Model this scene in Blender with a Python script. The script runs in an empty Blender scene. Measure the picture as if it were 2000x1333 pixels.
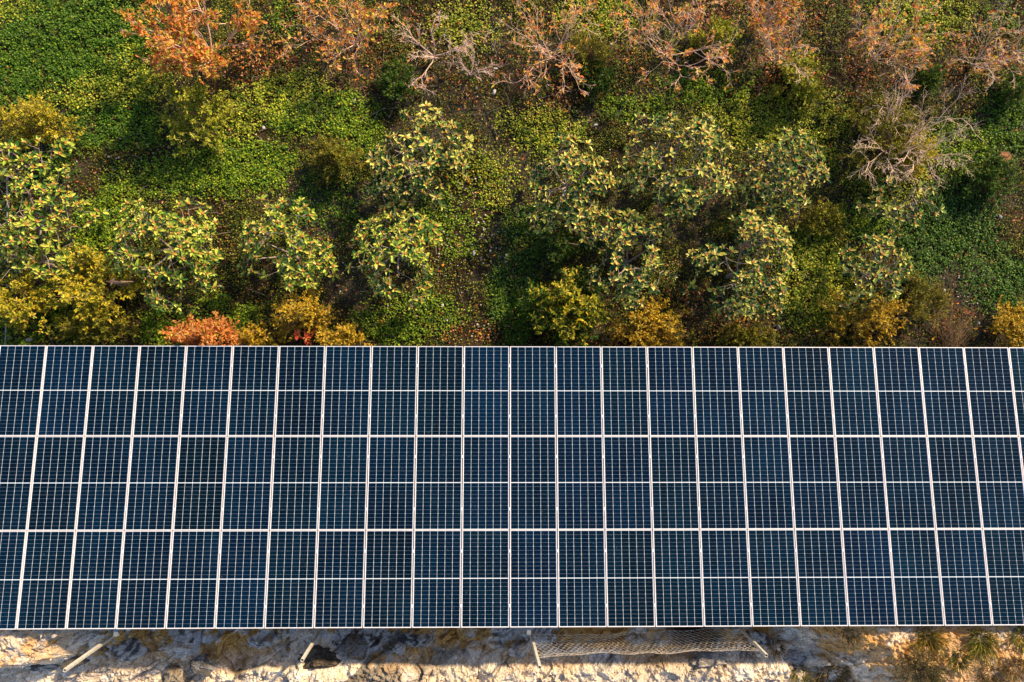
import bpy, math, random
import numpy as np
from mathutils import Matrix, Vector

SC = bpy.context.scene
COL = SC.collection
RNG = np.random.default_rng(7)
random.seed(7)

# ------------------------------------------------------------------ camera, sky, sun, exposure
CAM_POS = np.array([0.8573, -0.7494, 17.3598])
RWC = np.array([[0.999876, -0.002106, -0.015617],
                [0.001284, 0.998622, -0.052463],
                [0.015706, 0.052436, 0.998501]])
FPX = 1400.0
cam_d = bpy.data.cameras.new('camera')
cam_d.sensor_width = 36.0
cam_d.lens = FPX / 2000.0 * 36.0
cam_d.clip_end = 500
cam = bpy.data.objects.new('camera', cam_d)
m4 = Matrix.Identity(4)
for i in range(3):
    for j in range(3):
        m4[i][j] = RWC[i][j]
    m4[i][3] = CAM_POS[i]
cam.matrix_world = m4
COL.objects.link(cam)
SC.camera = cam

SUN_EL, SUN_AZ = math.radians(35), math.radians(45)
world = bpy.data.worlds.new('World')
SC.world = world
world.use_nodes = True
wn = world.node_tree
bgn = wn.nodes['Background']
sky = wn.nodes.new('ShaderNodeTexSky')
sky.sky_type = 'NISHITA'
sky.sun_disc = False
sky.sun_elevation = SUN_EL
sky.sun_rotation = SUN_AZ
wn.links.new(sky.outputs[0], bgn.inputs[0])
bgn.inputs[1].default_value = 0.115
sun_d = bpy.data.lights.new('sun', 'SUN')
sun_d.energy = 4.7
sun_d.angle = math.radians(2.6)
sun_d.color = (1.0, 0.77, 0.46)
sun = bpy.data.objects.new('sun', sun_d)
sv = Vector((math.cos(SUN_EL) * math.sin(SUN_AZ), math.cos(SUN_EL) * math.cos(SUN_AZ), math.sin(SUN_EL)))
sun.rotation_euler = sv.to_track_quat('Z', 'Y').to_euler()
COL.objects.link(sun)
SUNV = np.array(sv)
SC.view_settings.view_transform = 'Standard'
SC.view_settings.look = 'None'
SC.view_settings.exposure = 0.68
SC.view_settings.gamma = 1.0
SC.view_settings.use_curve_mapping = False

# ------------------------------------------------------------------ helpers
def at(px, py, z=0.0):
    """world point at height z lying under a pixel of the 2000 x 1333 photograph"""
    d = RWC @ np.array([(px - 1000) / FPX, -(py - 666.5) / FPX, -1.0])
    t = (z - CAM_POS[2]) / d[2]
    return CAM_POS + d * t

def ss(a, b, x):
    t = np.clip((x - a) / (b - a), 0, 1)
    return t * t * (3 - 2 * t)

def hash2(ix, iy, s):
    h = (ix.astype(np.int64) * 374761393 + iy.astype(np.int64) * 668265263 + s * 974711) & 0x7fffffff
    h = ((h ^ (h >> 13)) * 1274126177) & 0x7fffffff
    h = ((h ^ (h >> 15)) * 668265263) & 0x7fffffff
    return ((h ^ (h >> 16)) & 0xffffff) / float(0xffffff)

def vnoise(x, y, s=0):
    ix = np.floor(x); iy = np.floor(y)
    fx = x - ix; fy = y - iy
    fx = fx * fx * fx * (fx * (fx * 6 - 15) + 10); fy = fy * fy * fy * (fy * (fy * 6 - 15) + 10)
    a = hash2(ix, iy, s); b = hash2(ix + 1, iy, s); c = hash2(ix, iy + 1, s); d = hash2(ix + 1, iy + 1, s)
    return (a + (b - a) * fx) * (1 - fy) + (c + (d - c) * fx) * fy

def fbm(x, y, s=0, o=4, g=0.5):
    r = 0; a = 1.0; t = 0
    for k in range(o):
        r = r + a * vnoise(x * 2 ** k + 13.7 * k, y * 2 ** k - 7.1 * k, s + k); t += a; a *= g
    return r / t            # 0..1, mean 0.5

def facets(x, y, s, tilt):
    """broken-rock relief: each jittered cell is a tilted plane; returns height, cell id, edge distance"""
    ix = np.floor(x); iy = np.floor(y)
    best = np.full(x.shape, 9.0); sec = np.full(x.shape, 9.0); h = np.zeros(x.shape); cid = np.zeros(x.shape)
    for dx in (-1, 0, 1):
        for dy in (-1, 0, 1):
            cx = ix + dx; cy = iy + dy
            qx = cx + 0.1 + 0.8 * hash2(cx, cy, s); qy = cy + 0.1 + 0.8 * hash2(cx, cy, s + 1)
            d = np.hypot(x - qx, y - qy)
            hh = tilt * ((hash2(cx, cy, s + 2) - .5) * 2 * (x - qx) + (hash2(cx, cy, s + 3) - .5) * 2 * (y - qy)) + (hash2(cx, cy, s + 4) - .5) * tilt * .9
            m = d < best
            sec = np.where(m, best, np.minimum(sec, d))
            h = np.where(m, hh, h); cid = np.where(m, hash2(cx, cy, s + 5), cid)
            best = np.where(m, d, best)
    return h, cid, sec - best

class Geo:
    def __init__(self):
        self.v = []; self.c = []; self.q = []; self.qm = []; self.n = 0
    def add(self, v, q, c=(1, 1, 1), mi=0):
        v = np.asarray(v, np.float32).reshape(-1, 3); q = np.asarray(q, np.int64).reshape(-1, 4)
        c = np.asarray(c, np.float32)
        if c.ndim == 1: c = np.broadcast_to(c, v.shape)
        self.v.append(v); self.c.append(c); self.q.append(q + self.n); self.qm.append(np.full(len(q), mi, np.int32)); self.n += len(v)
    def mesh(self, name, mats, smooth=False):
        v = np.concatenate(self.v); c = np.concatenate(self.c); q = np.concatenate(self.q); qm = np.concatenate(self.qm)
        me = bpy.data.meshes.new(name)
        tri = q[:, 2] == q[:, 3]
        tot = np.where(tri, 3, 4).astype(np.int32)
        keep = np.ones(q.shape, bool); keep[tri, 3] = False
        loops = q[keep].astype(np.int32)
        start = np.concatenate([[0], np.cumsum(tot)[:-1]]).astype(np.int32)
        me.vertices.add(len(v)); me.vertices.foreach_set('co', v.ravel())
        me.loops.add(len(loops)); me.loops.foreach_set('vertex_index', loops)
        me.polygons.add(len(q)); me.polygons.foreach_set('loop_start', start)
        try: me.polygons.foreach_set('loop_total', tot)
        except Exception: pass
        me.polygons.foreach_set('material_index', qm)
        me.polygons.foreach_set('use_smooth', np.full(len(q), smooth))
        a = me.attributes.new('Col', 'FLOAT_COLOR', 'POINT')
        a.data.foreach_set('color', np.concatenate([c, np.ones((len(c), 1), np.float32)], 1).astype(np.float32).ravel())
        for m in (mats if isinstance(mats, (list, tuple)) else [mats]): me.materials.append(m)
        me.update(calc_edges=True); me.validate()
        return me
    def box(self, a, b, c=(1, 1, 1), mi=0):
        a = np.minimum(a, b) * 1.0, np.maximum(a, b) * 1.0
        lo, hi = a
        v = [(x, y, z) for x in (lo[0], hi[0]) for y in (lo[1], hi[1]) for z in (lo[2], hi[2])]
        self.add(v, [(0, 1, 3, 2), (4, 6, 7, 5), (0, 4, 5, 1), (2, 3, 7, 6), (0, 2, 6, 4), (1, 5, 7, 3)], c, mi)
    def tube(self, pts, rad, n=4, c=(1, 1, 1), mi=0, cap=False):
        pts = np.asarray(pts, float); k = len(pts); rad = np.broadcast_to(rad, (k,))
        t = np.gradient(pts, axis=0); t /= np.linalg.norm(t, axis=1)[:, None] + 1e-9
        ref = np.array([0.31, 0.21, 0.93]) if abs(t[0, 2]) < .8 else np.array([1.0, .2, 0])
        u = np.cross(t, ref); u /= np.linalg.norm(u, axis=1)[:, None] + 1e-9
        w = np.cross(t, u)
        an = np.arange(n) * 2 * math.pi / n
        ring = pts[:, None] + rad[:, None, None] * (np.cos(an)[None, :, None] * u[:, None] + np.sin(an)[None, :, None] * w[:, None])
        v = ring.reshape(-1, 3)
        i = np.arange(k - 1)[:, None] * n; j = np.arange(n)[None]; j2 = (j + 1) % n
        q = np.stack([i + j, i + j2, i + n + j2, i + n + j], -1).reshape(-1, 4)
        if np.ndim(c) == 2: c = np.repeat(np.asarray(c), n, axis=0)
        self.add(v, q, c, mi)
        if cap:
            for b in (0, (k - 1) * n):
                for s in range(1, n - 1):
                    self.add(np.zeros((0, 3)), [], np.zeros((0, 3)))
                    self.q.append(np.array([[b, b + s, b + s + 1, b + s + 1]]) + self.n - len(v)); self.qm.append(np.array([mi], np.int32))
    def kites(self, P, D, N, L, W, c, lift=0.12):
        """small folded leaves, one quad each"""
        n = len(P); S = np.cross(D, N); S /= np.linalg.norm(S, axis=1)[:, None] + 1e-9
        L = np.broadcast_to(L, (n,))[:, None]; W = np.broadcast_to(W, (n,))[:, None]
        m = P + D * L * .5 + N * L * lift
        v = np.stack([P, m + S * W * .5, P + D * L, m - S * W * .5], 1).reshape(-1, 3)
        self.add(v, np.arange(n * 4).reshape(-1, 4), np.repeat(c, 4, axis=0))
    def ovals(self, P, D, N, L, W, c, fold=0.18, droop=0.1):
        """larger leaves: two halves folded along the midrib"""
        n = len(P); S = np.cross(D, N); S /= np.linalg.norm(S, axis=1)[:, None] + 1e-9
        L = np.broadcast_to(L, (n,))[:, None]; W = np.broadcast_to(W, (n,))[:, None]
        up = N * W * fold
        a = P + D * L * .35; b = P + D * L * .72 - N * L * droop * .5
        v = np.stack([P, a + S * W * .46 + up, b + S * W * .42 + up, P + D * L - N * L * droop, b - S * W * .42 + up, a - S * W * .46 + up], 1).reshape(-1, 3)
        k = np.arange(n)[:, None] * 6
        q = np.concatenate([k + np.array([[0, 1, 2, 3]]), k + np.array([[0, 3, 4, 5]])])
        self.add(v, q, np.repeat(c, 6, axis=0))

def tag(o, label=None, cat=None, group=None, kind=None):
    if label: o['label'] = label
    if cat: o['category'] = cat
    if group: o['group'] = group
    if kind: o['kind'] = kind
    return o

def obj(name, me, parent=None, loc=None):
    o = bpy.data.objects.new(name, me); COL.objects.link(o)
    if parent is not None: o.parent = parent
    if loc is not None: o.location = loc
    return o

def empty(name, loc, label=None, cat=None, group=None):
    o = bpy.data.objects.new(name, None); COL.objects.link(o); o.location = loc; o.empty_display_size = .2
    return tag(o, label, cat, group)

def unit(a):
    return a / (np.linalg.norm(a, axis=-1, keepdims=True) + 1e-9)

def pick(pal, n, rng, jit=0.18):
    """choose colours from [(weight, rgb), ...] with individual jitter"""
    w = np.array([p[0] for p in pal], float); c = np.array([p[1] for p in pal], float)
    i = rng.choice(len(pal), n, p=w / w.sum())
    return np.clip(c[i] * np.exp(rng.normal(0, jit, (n, 1))) * np.exp(rng.normal(0, .06, (n, 3))), 0, .9)

# ------------------------------------------------------------------ materials
def mat(name):
    m = bpy.data.materials.new(name); m.use_nodes = True
    nt = m.node_tree
    return m, nt, nt.nodes['Principled BSDF'], nt.nodes['Material Output']

def leaf_mat(name, rough=.5, spec=.5, trans=.25):
    m, nt, b, out = mat(name)
    a = nt.nodes.new('ShaderNodeAttribute'); a.attribute_name = 'Col'
    nt.links.new(a.outputs['Color'], b.inputs['Base Color'])
    b.inputs['Roughness'].default_value = rough
    b.inputs['Specular IOR Level'].default_value = spec
    if trans:
        tr = nt.nodes.new('ShaderNodeBsdfTranslucent'); mx = nt.nodes.new('ShaderNodeMixShader')
        nt.links.new(a.outputs['Color'], tr.inputs['Color'])
        mx.inputs[0].default_value = trans
        nt.links.new(b.outputs[0], mx.inputs[1]); nt.links.new(tr.outputs[0], mx.inputs[2])
        nt.links.new(mx.outputs[0], out.inputs[0])
    return m

def attr_mat(name, rough=.8, scale=30, var=.35, bump=.3, dist=.02, spec=.3):
    """colour from the mesh attribute, broken up by fine noise and bumped"""
    m, nt, b, out = mat(name)
    a = nt.nodes.new('ShaderNodeAttribute'); a.attribute_name = 'Col'
    tc = nt.nodes.new('ShaderNodeTexCoord')
    no = nt.nodes.new('ShaderNodeTexNoise'); no.inputs['Scale'].default_value = scale; no.inputs['Detail'].default_value = 5
    nt.links.new(tc.outputs['Object'], no.inputs['Vector'])
    mr = nt.nodes.new('ShaderNodeMapRange'); mr.inputs[1].default_value = .3; mr.inputs[2].default_value = .7
    mr.inputs[3].default_value = 1 - var; mr.inputs[4].default_value = 1 + var
    nt.links.new(no.outputs[0], mr.inputs[0])
    mx = nt.nodes.new('ShaderNodeMix'); mx.data_type = 'RGBA'; mx.blend_type = 'MULTIPLY'; mx.inputs[0].default_value = 1
    nt.links.new(a.outputs['Color'], mx.inputs[6]); nt.links.new(mr.outputs[0], mx.inputs[7])
    nt.links.new(mx.outputs[2], b.inputs['Base Color'])
    bp = nt.nodes.new('ShaderNodeBump'); bp.inputs['Strength'].default_value = bump; bp.inputs['Distance'].default_value = dist
    nt.links.new(no.outputs[0], bp.inputs['Height']); nt.links.new(bp.outputs[0], b.inputs['Normal'])
    b.inputs['Roughness'].default_value = rough; b.inputs['Specular IOR Level'].default_value = spec
    return m

def plain_mat(name, col, rough=.5, metal=0.0, noise=0.0, scale=20):
    m, nt, b, out = mat(name)
    b.inputs['Base Color'].default_value = (*col, 1); b.inputs['Roughness'].default_value = rough; b.inputs['Metallic'].default_value = metal
    if noise:
        tc = nt.nodes.new('ShaderNodeTexCoord'); no = nt.nodes.new('ShaderNodeTexNoise'); no.inputs['Scale'].default_value = scale; no.inputs['Detail'].default_value = 6
        nt.links.new(tc.outputs['Object'], no.inputs['Vector'])
        cr = nt.nodes.new('ShaderNodeValToRGB')
        cr.color_ramp.elements[0].position = .35; cr.color_ramp.elements[1].position = .7
        cr.color_ramp.elements[0].color = (*[c * (1 - noise) for c in col], 1); cr.color_ramp.elements[1].color = (*[min(1, c * (1 + noise)) for c in col], 1)
        nt.links.new(no.outputs[0], cr.inputs[0]); nt.links.new(cr.outputs[0], b.inputs['Base Color'])
    return m

M_COVER = leaf_mat('low leaf', .55, .35, .3)
M_SHRUB = leaf_mat('shrub leaf', .5, .4, .3)
M_AUT = leaf_mat('autumn leaf', .55, .35, .35)
M_LOQ = leaf_mat('glossy tree leaf', .5, .3, .12)
M_LITTER = leaf_mat('dry leaf', .8, .2, .1)
M_BUD = leaf_mat('bud', .8, .2, 0)
M_BARK = attr_mat('bark', .85, 60, .3, .5, .01)
M_SOIL = attr_mat('soil', .95, 22, .5, .8, .03, .15)
M_ROCK = attr_mat('rock', .85, 26, .30, .9, .03, .25)
M_STONE = attr_mat('stone', .85, 30, .3, .6, .01, .25)
M_WOOD = attr_mat('weathered wood', .85, 40, .3, .5, .01)
M_GRASS = leaf_mat('dry grass', .7, .2, .25)
M_NET = plain_mat('net cord', (.80, .66, .50), .7, 0, .2, 8)
M_POST = plain_mat('galvanised tube', (.62, .58, .50), .5, 0.15, .15, 14)
M_HOLE = plain_mat('tube shade', (.02, .018, .016), .9)
M_STEEL = plain_mat('rack steel', (.30, .33, .36), .45, .6, .2, 12)

def panel_mats():
    fr = plain_mat('anodised frame', (.84, .82, .87), .4, .25, .05, 6)
    bk = plain_mat('white backsheet', (.62, .69, .83), .35)
    b = bk.node_tree.nodes['Principled BSDF']
    b.inputs['Coat Weight'].default_value = 1.0; b.inputs['Coat Roughness'].default_value = .04
    m, nt, b, out = mat('silicon cell')
    tc = nt.nodes.new('ShaderNodeTexCoord'); oi = nt.nodes.new('ShaderNodeObjectInfo')
    geo = nt.nodes.new('ShaderNodeNewGeometry')
    n1 = nt.nodes.new('ShaderNodeTexNoise'); n1.inputs['Scale'].default_value = .9; n1.inputs['Detail'].default_value = 4
    nt.links.new(geo.outputs['Position'], n1.inputs['Vector'])
    cr = nt.nodes.new('ShaderNodeValToRGB')
    cr.color_ramp.elements[0].position = .3; cr.color_ramp.elements[0].color = (.0001, .0062, .0190, 1)
    cr.color_ramp.elements[1].position = .75; cr.color_ramp.elements[1].color = (.0002, .0120, .0330, 1)
    nt.links.new(n1.outputs[0], cr.inputs[0])
    # single-string and single-panel tone differences
    wn_ = nt.nodes.new('ShaderNodeMapRange'); wn_.inputs[3].default_value = .85; wn_.inputs[4].default_value = 1.18
    nt.links.new(oi.outputs['Random'], wn_.inputs[0])
    mx = nt.nodes.new('ShaderNodeMix'); mx.data_type = 'RGBA'; mx.blend_type = 'MULTIPLY'; mx.inputs[0].default_value = 1
    pm = nt.nodes.new('ShaderNodeMix'); pm.data_type = 'RGBA'; pm.blend_type = 'MULTIPLY'; pm.inputs[0].default_value = 1
    nt.links.new(cr.outputs[0], pm.inputs[6]); nt.links.new(oi.outputs['Color'], pm.inputs[7])
    nt.links.new(pm.outputs[2], mx.inputs[6]); nt.links.new(wn_.outputs[0], mx.inputs[7])
    # dust and droppings
    vo = nt.nodes.new('ShaderNodeTexNoise'); vo.inputs['Scale'].default_value = 21; vo.inputs['Detail'].default_value = 3
    nt.links.new(geo.outputs['Position'], vo.inputs['Vector'])
    sp = nt.nodes.new('ShaderNodeMapRange'); sp.inputs[1].default_value = .70; sp.inputs[2].default_value = .74; sp.inputs[3].default_value = 0; sp.inputs[4].default_value = .45
    nt.links.new(vo.outputs[0], sp.inputs[0])
    n3 = nt.nodes.new('ShaderNodeTexNoise'); n3.inputs['Scale'].default_value = 2.6; n3.inputs['Detail'].default_value = 7
    nt.links.new(geo.outputs['Position'], n3.inputs['Vector'])
    du = nt.nodes.new('ShaderNodeMapRange'); du.inputs[1].default_value = .45; du.inputs[2].default_value = .75; du.inputs[3].default_value = 0.0; du.inputs[4].default_value = .014
    nt.links.new(n3.outputs[0], du.inputs[0])
    ad = nt.nodes.new('ShaderNodeMath'); ad.operation = 'ADD'
    nt.links.new(sp.outputs[0], ad.inputs[0]); nt.links.new(du.outputs[0], ad.inputs[1])
    m2 = nt.nodes.new('ShaderNodeMix'); m2.data_type = 'RGBA'
    nt.links.new(ad.outputs[0], m2.inputs[0]); nt.links.new(mx.outputs[2], m2.inputs[6]); m2.inputs[7].default_value = (.10, .15, .19, 1)
    nt.links.new(m2.outputs[2], b.inputs['Base Color'])
    b.inputs['Roughness'].default_value = .5; b.inputs['Specular IOR Level'].default_value = .0
    b.inputs['Coat Weight'].default_value = 1.0; b.inputs['Coat Roughness'].default_value = .05; b.inputs['Coat IOR'].default_value = 1.27
    return fr, bk, m
M_FRAME, M_BACK, M_CELL = panel_mats()

# ------------------------------------------------------------------ ground of the grove
GZ = -0.40
def ground_h(x, y):
    x = np.asarray(x, float); y = np.asarray(y, float)
    h = GZ + .34 * (fbm(x * .22 + 3, y * .22, 11, 3) - .5) + .12 * (fbm(x * 1.1, y * 1.1, 12, 3) - .5)
    return h
def gh(x, y): return float(ground_h(np.array([x]), np.array([y]))[0])

def grid_sheet(name, x0, x1, y0, y1, nx, ny, hf, cf, m, kind='structure', xs=None, ys=None, smooth=True):
    xs = np.linspace(x0, x1, nx) if xs is None else xs; ys = np.linspace(y0, y1, ny) if ys is None else ys
    nx, ny = len(xs), len(ys)
    X, Y = np.meshgrid(xs, ys); X = X.ravel(); Y = Y.ravel()
    Z = hf(X, Y); C = cf(X, Y, Z)
    i = (np.arange(ny - 1)[:, None] * nx + np.arange(nx - 1)[None]).ravel()
    g = Geo(); g.add(np.stack([X, Y, Z], 1), np.stack([i, i + 1, i + nx + 1, i + nx], 1), C)
    o = obj(name, g.mesh(name, m, smooth)); tag(o, kind=kind)
    return o

def soil_h(x, y):
    return ground_h(x, y) + .05 * (fbm(x * 5, y * 5, 31, 4) - .5)
def soil_c(x, y, z):
    a = fbm(x * .7, y * .7, 21, 4); b = fbm(x * 3.2, y * 3.2, 25, 4)
    dark = np.array([.024, .017, .009]); gry = np.array([.050, .040, .032]); brn = np.array([.070, .040, .022])
    t = ss(.42, .62, a)[:, None]; u = ss(.45, .7, b)[:, None]
    c = dark * (1 - t) + gry * t
    return c * (1 - u * .6) + brn * u * .6
grid_sheet('ground', 0, 0, 0, 0, 0, 0, soil_h, soil_c, M_SOIL,
           xs=np.concatenate([np.linspace(-60, -16, 12), np.linspace(-15.5, 17.5, 470), np.linspace(18, 60, 12)]),
           ys=np.concatenate([np.linspace(-6.6, -2, 14), np.linspace(-1.6, 12, 200), np.linspace(12.5, 70, 16)]))

# ------------------------------------------------------------------ rock cutting below the array
def X_at(px, py=1265, z=.3): return at(px, py, z)[0]
XL1, XL2 = X_at(75), X_at(235)
XR1, XR2 = X_at(1530), X_at(1720)
def rock_base(x, y):
    left = 1 - ss(XL1, XL2, x - .9 * (y + 7))
    right = ss(XR1, XR2, x + .7 * (y + 7.0))
    front = ss(-5.2, -6.15, y)                       # the mounds rise only outside the array
    h = .05 + .10 * (fbm(x * .5, y * .5, 40, 3) - .5) - .55 * ss(-4.9, -3.6, y)
    h = h + front * left * (1.18 - 1.0 * ss(-6.95, -7.5, y))
    h = h + front * right * (1.22 - .12 * ss(-6.6, -8.2, y))
    # rising pale ledge at the bottom of the picture
    mid = ss(X_at(380), X_at(620), x) * (1 - ss(X_at(1500), X_at(1650), x))
    h = h + mid * .22 * ss(-7.25, -7.6, y) - .12 * ss(X_at(450), X_at(250), x) * ss(-7.2, -8, y)
    # hollow behind the net
    hx, hy = X_at(1365), -6.75
    h = h - .75 * np.exp(-(((x - hx) / .55) ** 2 + ((y - hy) / .42) ** 2) ** 2)
    return h
def rock_h(x, y):
    a = math.radians(33); wx = x + .35 * (fbm(x * 1.3, y * 1.3, 50, 3) - .5); wy = y + .35 * (fbm(x * 1.3, y * 1.3, 55, 3) - .5)
    u = wx * math.cos(a) + wy * math.sin(a); v = -wx * math.sin(a) + wy * math.cos(a)
    soft = np.maximum(ss(XR1, XR2, x + .7 * (y + 7)), .55 * (1 - ss(XL1, XL2, x)))   # weathered slope, less broken
    k = 1 - .72 * soft
    f1, _, e1 = facets(u * .9, v * 1.4, 60, .20)
    f2, _, e2 = facets(u * 2.6, v * 3.6, 70, .12)
    f3, _, e3 = facets(u * 7, v * 10, 80, .045)
    h = rock_base(x, y) + k * f1 * 1.0 + (.35 + .65 * k) * f2 + (.5 + .5 * k) * f3
    h = h - k * .05 * (1 - ss(0, .07, e1)) * ss(.35, .6, fbm(x * 2, y * 2, 66, 3)) - .02 * (1 - ss(0, .09, e2)) * ss(.4, .65, fbm(x * 3, y * 3, 67, 3)) + .14 * (fbm(x * 4, y * 4, 90, 4) - .5) + .09 * (fbm(x * 14, y * 14, 95, 3) - .5)
    return h
def rock_c(x, y, z):
    a = math.radians(35)
    u = x * math.cos(a) + y * math.sin(a); v = -x * math.sin(a) + y * math.cos(a)
    n1 = fbm(u * .7, v * 1.5, 101, 5, .6); n2 = fbm(u * 2.0 + 4, v * 4.5, 107, 5, .6); n3 = fbm(x * 7, y * 7, 113, 4, .6); n4 = fbm(x * .9, y * 1.6, 120, 4)
    cream = np.array([.72, .60, .47]); white = np.array([.80, .73, .64]); grey = np.array([.52, .50, .48]); black = np.array([.09, .08, .066]); ochre = np.array([.56, .31, .08]); tan = np.array([.60, .38, .19])
    def mixc(c, d, t): return c * (1 - t[:, None]) + d * t[:, None]
    c = np.broadcast_to(cream, (len(x), 3)).copy()
    c = mixc(c, white, ss(.45, .62, n3))
    near = ss(-7.75, -6.9, y)                                     # towards the array: soil-stained and lichened
    midl = ss(X_at(60), X_at(240), x) * (1 - ss(X_at(700), X_at(1000), x))
    midr = ss(X_at(950), X_at(1150), x) * (1 - ss(X_at(1480), X_at(1700), x))
    lich = np.clip(.75 * near + .55 * midl + .35 * midr, 0, 1.15)
    c = mixc(c, grey, ss(.60, .50, 1 - n1 * .55 - n2 * .45 + (1 - lich) * .16) * np.clip(lich + .1, 0, 1) * .95)
    c = mixc(c, black, ss(.545, .62, n2 * .6 + n3 * .4) * np.clip(lich * .95 - .03, 0, 1))
    c = mixc(c, black * 1.6, ss(.50, .58, fbm(u * .9 + 9, v * 1.6, 140, 4, .55)) * midl * .85)
    oc = ss(.45, .58, n4 * .7 + n3 * .3) * (.85 * near + .12)
    c = mixc(c, ochre, np.clip(oc, 0, 1))
    sl = np.maximum(ss(XR1, XR2, x + .7 * (y + 7)), (1 - ss(XL1, XL2, x)) * ss(-7.3, -6.9, y))  # earthy slopes at both ends
    e = np.clip(sl * (.25 + 1.0 * ss(.40, .6, fbm(x * 3.1, y * 3.1, 150, 5, .6))), 0, 1)
    c = mixc(c, tan, e)
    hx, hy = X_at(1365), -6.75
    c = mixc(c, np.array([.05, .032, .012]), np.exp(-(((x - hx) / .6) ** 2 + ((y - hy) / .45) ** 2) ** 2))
    return np.clip(c, 0.01, .8)
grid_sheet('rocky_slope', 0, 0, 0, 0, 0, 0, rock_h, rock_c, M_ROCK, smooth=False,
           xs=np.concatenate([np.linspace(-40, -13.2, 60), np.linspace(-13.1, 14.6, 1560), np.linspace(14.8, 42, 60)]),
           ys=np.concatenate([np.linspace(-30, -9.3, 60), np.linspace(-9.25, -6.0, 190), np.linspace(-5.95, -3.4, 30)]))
def rh(x, y): return float(rock_h(np.array([x]), np.array([y]))[0])
def on_rock(px, py):
    z = .2
    for _ in range(4):
        p = at(px, py, z); z = rh(p[0], p[1])
    return np.array([p[0], p[1], z])
def on_ground(px, py):
    z = GZ
    for _ in range(3):
        p = at(px, py, z); z = gh(p[0], p[1])
    return np.array([p[0], p[1], z])

# ------------------------------------------------------------------ solar array
TILT = math.radians(6.36); ZT = 0.81; PW = 1.06; PH = 2.0619
def arr(u, v, w=0.0):
    """array plane coordinates (u right, v down the slope of the photo, w out of the plane) to world"""
    return np.array([u, -v * math.cos(TILT) + w * math.sin(TILT), ZT + v * math.sin(TILT) + w * math.cos(TILT)])
W2, H2, LIP, TH = 1.038 / 2, 2.053 / 2, .0145, .035
def frame_mesh():
    g = Geo()
    for s in (-1, 1):
        g.box(np.array([s * W2, -H2, -TH]), np.array([s * (W2 - LIP), H2, 0]))
        g.box(np.array([-W2 + LIP, s * H2, -TH]), np.array([W2 - LIP, s * (H2 - LIP), 0]))
    return g.mesh('frame', M_FRAME)
def back_mesh():
    g = Geo(); g.box(np.array([-W2 + LIP, -H2 + LIP, -.012]), np.array([W2 - LIP, H2 - LIP, -.006])); return g.mesh('backsheet', M_BACK)
IN_W = (W2 - LIP) * 2 - .007; IN_H = (H2 - LIP) * 2 - .009
CP = IN_W / 6; CW = CP - .0068; MIDG = .0165; RPIT = (IN_H - MIDG) / 24; CHH = RPIT - .0019; CHAM = .008
def string_mesh():
    """one column of twelve half cut cells, every second gap with clipped corners"""
    g = Geo()
    for r in range(12):
        y0 = -r * RPIT - .00095; y1 = y0 - CHH; x = CW / 2
        ct, cb = (CHAM, 0) if r % 2 == 0 else (0, CHAM)
        e = .0001
        v = [(-x + ct, y0, 0), (x - ct, y0, 0), (x, y0 - ct - e, 0), (x, y1 + cb + e, 0), (x - cb, y1, 0), (-x + cb, y1, 0), (-x, y1 + cb + e, 0), (-x, y0 - ct - e, 0)]
        g.add(v, [(0, 7, 2, 1), (7, 6, 3, 2), (6, 5, 4, 3)])
    return g.mesh('cell_string', M_CELL)
FM, BM, SM = frame_mesh(), back_mesh(), string_mesh()
ORD = ['first', 'second', 'third', 'fourth', 'fifth', 'sixth', 'seventh', 'eighth', 'ninth', 'tenth', 'eleventh', 'twelfth', 'thirteenth']
ROWN = ['top row, along the shrubs', 'middle row', 'bottom row, along the rocks']
def panel_label(k, r):
    if k < -10: return f'solar panel of the {ROWN[r]}, beyond the left edge'
    if k > 12 or (k == 12 and r == 2): return f'solar panel of the {ROWN[r]}, ' + ('two places ' if (k == 13 and r == 2) else '') + 'beyond the right edge'
    i = k + 10; last = 11 if r == 2 else 12
    if i <= 11: return f'dark blue solar panel in the {ROWN[r]}, {ORD[i]} from the left edge'
    return f'dark blue solar panel in the {ROWN[r]}, {ORD[last - k]} from the right edge'
for r in range(3):
    for k in range(-11, 14):
        rt = empty('solar_panel', arr((k + .5) * PW, (r + .5) * PH) + np.array([0, 0, random.uniform(-.002, .002)]), panel_label(k, r), 'solar panel', 'solar panels of the three row array')
        rt.rotation_euler = (-TILT + random.gauss(0, .0012), random.gauss(0, .0015), random.gauss(0, .0005))
        obj('frame', FM, rt); obj('backsheet', BM, rt)
        tone = math.exp(random.gauss(0, .11)); hue = random.gauss(0, .08)
        for h in (0, 1):
            for c in range(6):
                o = obj('cell_string', SM, rt, ((c - 2.5) * CP, (IN_H / 2) if h == 0 else (-MIDG / 2), -.0045)); o.color = (tone * (1 - hue), tone, tone * (1 + hue), 1)
# rack below
def arr_box(g, u0, u1, v0, v1, w0, w1):
    P = [arr(u, v, w) for u in (u0, u1) for v in (v0, v1) for w in (w0, w1)]
    g.add(P, [(0, 1, 3, 2), (4, 6, 7, 5), (0, 4, 5, 1), (2, 3, 7, 6), (0, 2, 6, 4), (1, 5, 7, 3)])
rack = empty('mounting_rack', arr(0, 3 * PH / 2, -.3), 'grey steel rack that carries the solar panels, its rafter ends showing at the lower edge', 'rack')
def rack_part(name, g):
    o = obj(name, g.mesh(name, M_STEEL), rack); o.location = -np.array(rack.location); return o
for r in range(3):
    for f in (.22, .78):
        g = Geo(); arr_box(g, -11 * PW, 14 * PW, (r + f) * PH - .025, (r + f) * PH + .025, -.10, -.037); rack_part('rail', g)
xs_post = [X_at(226, 1235, 1.4) + d for d in (-4.45, 0, 4.45, 8.95, 13.4, 17.85, 22.3)]
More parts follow.
